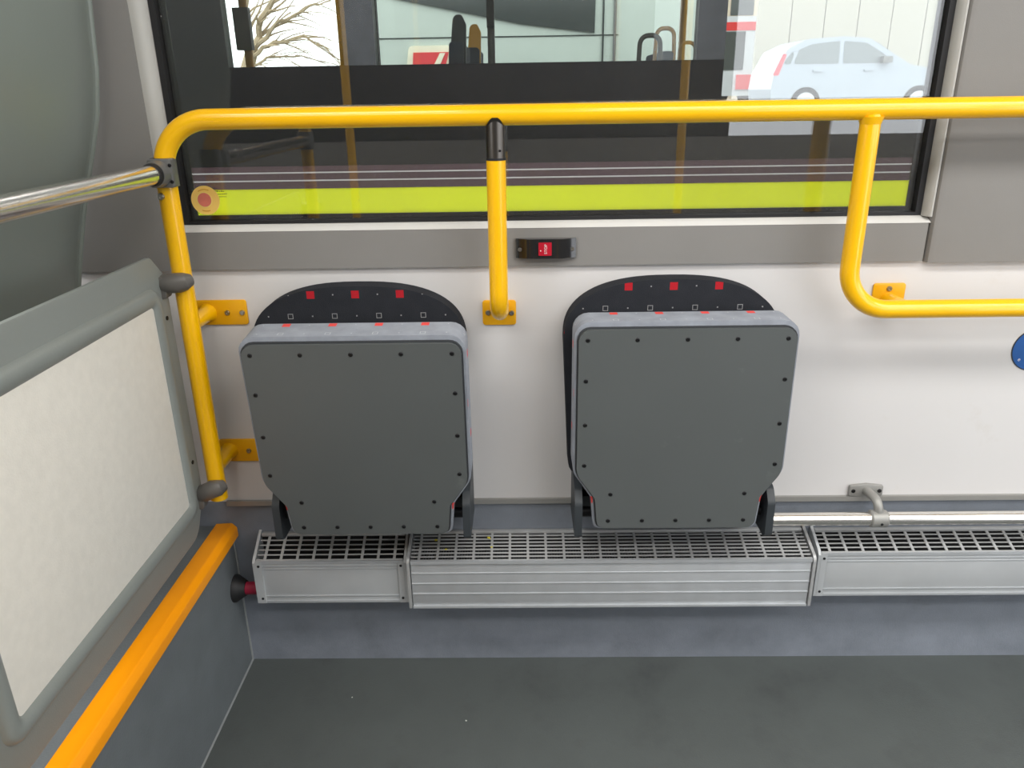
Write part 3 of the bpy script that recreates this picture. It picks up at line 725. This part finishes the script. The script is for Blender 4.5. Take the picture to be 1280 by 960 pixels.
inner_seat(-.265, 1.62, 1.52, 'hinge_dark', 'seat with dark grey grab handle left of the ticket reader', False)
inner_seat(-.235, 2.10, 1.525, 'pole_orange', 'seat with short orange grab handle beside the ticket reader', False)
inner_seat(.415, 1.62, 1.445, 'validator_grey', 'seat with slim grey loop handle in the middle window', True)
inner_seat(.55, 2.10, 1.50, 'pole_orange', 'seat with yellow loop handle in the middle window', True)
inner_seat(.74, 2.58, 1.47, 'handle_peach', 'seat with peach loop handle beside the pale pole', True)

# ================================================================== OUTSIDE: FARTHER AWAY
LZ = .70
struct('ground', B(-40, 50, 12, 60, LZ - .3, LZ), 'asphalt', 'higher asphalt yard where the silver car stands', 'ground')
# white coach with curved windscreen edge
cw = thing('white_coach', 'pale coach with sweeping dark windscreen beyond the bus alongside', 'coach', (-.3, 8, GZ)); O8 = -Vector((-.3, 8, GZ))
obj('body', rel(B(-1.76, 2.2, 8, 10.4, GZ + .3, 3.3), O8), 'coach_white', cw, bevel=.08, seg=3)
cur = [(-1.7, 2.36), (-1.321, 2.239), (-.793, 2.135), (.004, 1.977), (.50, 1.915), (.835, 1.875), (.85, 3.1), (-1.7, 3.1)]
obj('windscreen', rel(prism(cur, 'y', 7.97, 8.0), O8), 'coach_glass', cw)
obj('panel_seam', rel(B(-1.72, 1.1, 7.992, 8.0, 1.844, 1.856), O8), 'coach_glass', cw)
obj('door_edge', rel(B(1.045, 1.075, 7.97, 8.0, .3, 3.1), O8), 'cast_grey', cw); obj('door_edge', rel(B(.92, .94, 7.98, 8.0, .3, 3.1), O8), 'coach_glass', cw)
pe = obj('plate_frame', rel(prism(rpoly([(-1.30, 1.45), (-.74, 1.45), (-.77, 1.77), (-1.25, 1.77)], .05), 'y', 7.97, 8.0), O8), 'emblem_cream', cw)
obj('emblem', rel(prism([(-1.22, 1.5), (-.86, 1.5), (-.80, 1.70), (-1.2, 1.70)], 'y', 7.955, 7.97), O8), 'emblem_red', pe)
obj('emblem_mark', rel(prism([(-1.0, 1.52), (-.93, 1.52), (-.84, 1.69), (-.90, 1.69)], 'y', 7.945, 7.955), O8), 'emblem_cream', pe)
for x in (-1.2, 1.6): obj('wheel', rel(cyl((x, 8.02, GZ + .48), 'y', .48, .28, 28), O8), 'tyre', cw, smooth=True)
# bare tree
tr = thing('bare_tree', 'leafless tree seen through the left window of the bus alongside', 'tree', (-3.9, 9.2, GZ)); O9 = -Vector((-3.9, 9.2, GZ))
obj('trunk', rel(tube([(-3.9, 9.2, GZ), (-3.8, 9.2, .6), (-3.62, 9.2, 1.3), (-3.42, 9.2, 1.8)], [.16, .13, .10, .075], 12), O9), 'bark', tr, smooth=True)
def limb(pts, r, seed):
    rnd = random.Random(seed); bm = bmesh.new(); pts = [Vector(p) for p in pts]; fine = []
    for A, C in zip(pts, pts[1:]):
        for k in range(4): fine.append(A.lerp(C, k / 4) + Vector((rnd.uniform(-.02, .02), rnd.uniform(-.05, .05), rnd.uniform(-.02, .02))))
    fine.append(pts[-1]); n = len(fine)
    tube(fine, [r * (1 - .85 * i / (n - 1)) for i in range(n)], 6, bm)
    for i in range(2, n - 1):
        for q in range(2):
            d = (fine[min(i + 1, n - 1)] - fine[i - 1]).normalized(); dv = Vector((rnd.uniform(.1, .7), rnd.uniform(-.5, .5), rnd.uniform(-.7, .7)))
            p = fine[i].copy(); tw = [p.copy()]; g = (d + dv).normalized(); L_ = rnd.uniform(.25, .7)
            for k in range(4):
                g = (g + Vector((rnd.uniform(-.2, .2), rnd.uniform(-.2, .2), rnd.uniform(-.22, .1)))).normalized(); p = p + g * L_ / 4; p.x = min(p.x, -1.86); tw.append(p.copy())
            r0 = r * (1 - .85 * i / (n - 1)) * .45
            tube(tw, [max(.002, r0 * (1 - .18 * k)) for k in range(5)], 5, bm)
    return rel(bm, O9)
for i, (pts, r) in enumerate((([(-3.42, 9.2, 1.78), (-3.2, 9.1, 2.15), (-2.95, 9.0, 2.5), (-2.6, 9.0, 2.9), (-2.4, 9, 3.4)], .05), ([(-3.40, 9.2, 1.8), (-3.0, 9.1, 2.12), (-2.6, 9.1, 2.28), (-2.3, 9.0, 2.36)], .032), ([(-3.42, 9.2, 1.76), (-3.1, 9.1, 1.9), (-2.7, 9.0, 1.95), (-2.4, 9.0, 1.80), (-2.2, 9, 1.62)], .028), ([(-3.5, 9.2, 1.6), (-3.2, 9.2, 1.72), (-2.8, 9.2, 1.73), (-2.3, 9.2, 1.62)], .02), ([(-3.45, 9.2, 1.75), (-3.45, 9.2, 2.2), (-3.25, 9.2, 2.8), (-3.2, 9.2, 3.5)], .05))):
    obj('limb', limb(pts, r, 20 + i), 'bark', tr)
# silver car, facing right
ca = thing('silver_car', 'pale silver hatchback parked in front of the cream wall', 'car', (4.95, 15, LZ))
side = rpoly([(.05, .30), (.02, .55), (.06, .86), (.28, 1.28), (.65, 1.45), (1.35, 1.49), (1.85, 1.45), (2.25, 1.22), (2.72, .96), (3.35, .86), (3.70, .70), (3.74, .34), (3.5, .24), (.25, .22)], [.05, .1, .1, .15, .3, .6, .3, .3, .3, .3, .12, .08, .1, .1], 5)
obj('body', prism(side, 'y', 0, 1.62), 'car_silver', ca, bevel=.06, seg=3)
for pts in ([(.42, 1.0), (.50, 1.26), (.74, 1.36), (1.28, 1.41), (1.30, 1.0)], [(1.38, 1.0), (1.36, 1.41), (1.80, 1.37), (2.15, 1.17), (2.36, 1.0)], [(.20, 1.0), (.36, 1.22), (.42, 1.22), (.36, 1.0)]):
    obj('side_window', prism(rpoly(pts, .04), 'y', -.006, .02), 'car_glass', ca)
obj('windscreen', prism([(2.02, 1.372), (2.06, 1.385), (2.72, .985), (2.68, .97)], 'y', .14, 1.48), 'car_glass', ca)
obj('tail_light', prism(rpoly([(.03, .80), (.14, .80), (.27, 1.18), (.20, 1.20)], .02), 'y', -.01, .03), 'tail_red', ca)
for x in (.9, 1.9): obj('door_handle', B(x - .09, x + .09, -.03, 0, .86, .90), 'car_silver', ca, bevel=.01)
obj('mirror', B(2.10, 2.28, -.16, .0, 1.0, 1.12), 'cast_grey', ca, bevel=.03)
obj('head_light', prism(rpoly([(3.30, .72), (3.62, .68), (3.50, .82), (3.28, .84)], .03), 'y', -.012, .05), 'bus_white', ca)
for x in (.72, 2.95):
    wh = obj('wheel', cyl((x, -.02, .29), 'y', .29, .2, 32), 'tyre', ca, smooth=True); obj('hub_cap', cyl((x, -.035, .29), 'y', .19, .02, 24), 'aluminium', wh, smooth=True)
# cream wall of vertical panels
cwall = thing('yard_wall', 'tall cream panel wall behind the silver car', 'wall', (5.7, 19, LZ), kind='structure')
pm = None
for k in range(14):
    if pm is None: o_ = obj('panel', B(.01, .79, 0, .12, 0, 6), 'wall_cream', cwall, bevel=.012); pm = o_.data
    else: o_ = obj('panel', pm, None, cwall)
    o_.location.x = k * .8
# red and white bus far off, and the pale house behind it
rb = thing('red_bus', 'red and white bus far away left of the cream wall', 'bus', (6.2, 26, LZ))
obj('body', B(0, 1.9, 0, 9, .35, 2.75), 'bus_white', rb, bevel=.06); obj('roof_band', B(.02, 1.88, -.02, .02, 2.33, 2.58), 'bus_red', rb)
obj('windscreen', B(.10, 1.1, -.025, .02, 1.15, 2.3), 'coach_glass', rb); obj('side_panel', B(1.46, 1.86, -.03, .02, .9, 2.3), 'bus_orange', rb); obj('bumper', B(.9, 1.88, -.06, .02, .55, 1.0), 'bus_red', rb)
for x in (.3, 1.5): obj('wheel', cyl((x, .1, .42), 'y', .42, .3, 24), 'tyre', rb, smooth=True)
hs_ = thing('far_house', 'pale building with window rows behind the red bus', 'building', (2, 40, LZ))
obj('facade', B(0, 14, 0, 6, 0, 7), 'brick_pale', hs_)
wm = None
for r_ in range(2):
    for k in range(7):
        if wm is None: o_ = obj('window', B(0, 1.1, -.06, .02, 0, 1.3), 'coach_glass', hs_); wm = o_.data
        else: o_ = obj('window', wm, None, hs_)
        o_.location = (.6 + k * 1.9, 0, 1.2 + r_ * 2.7)
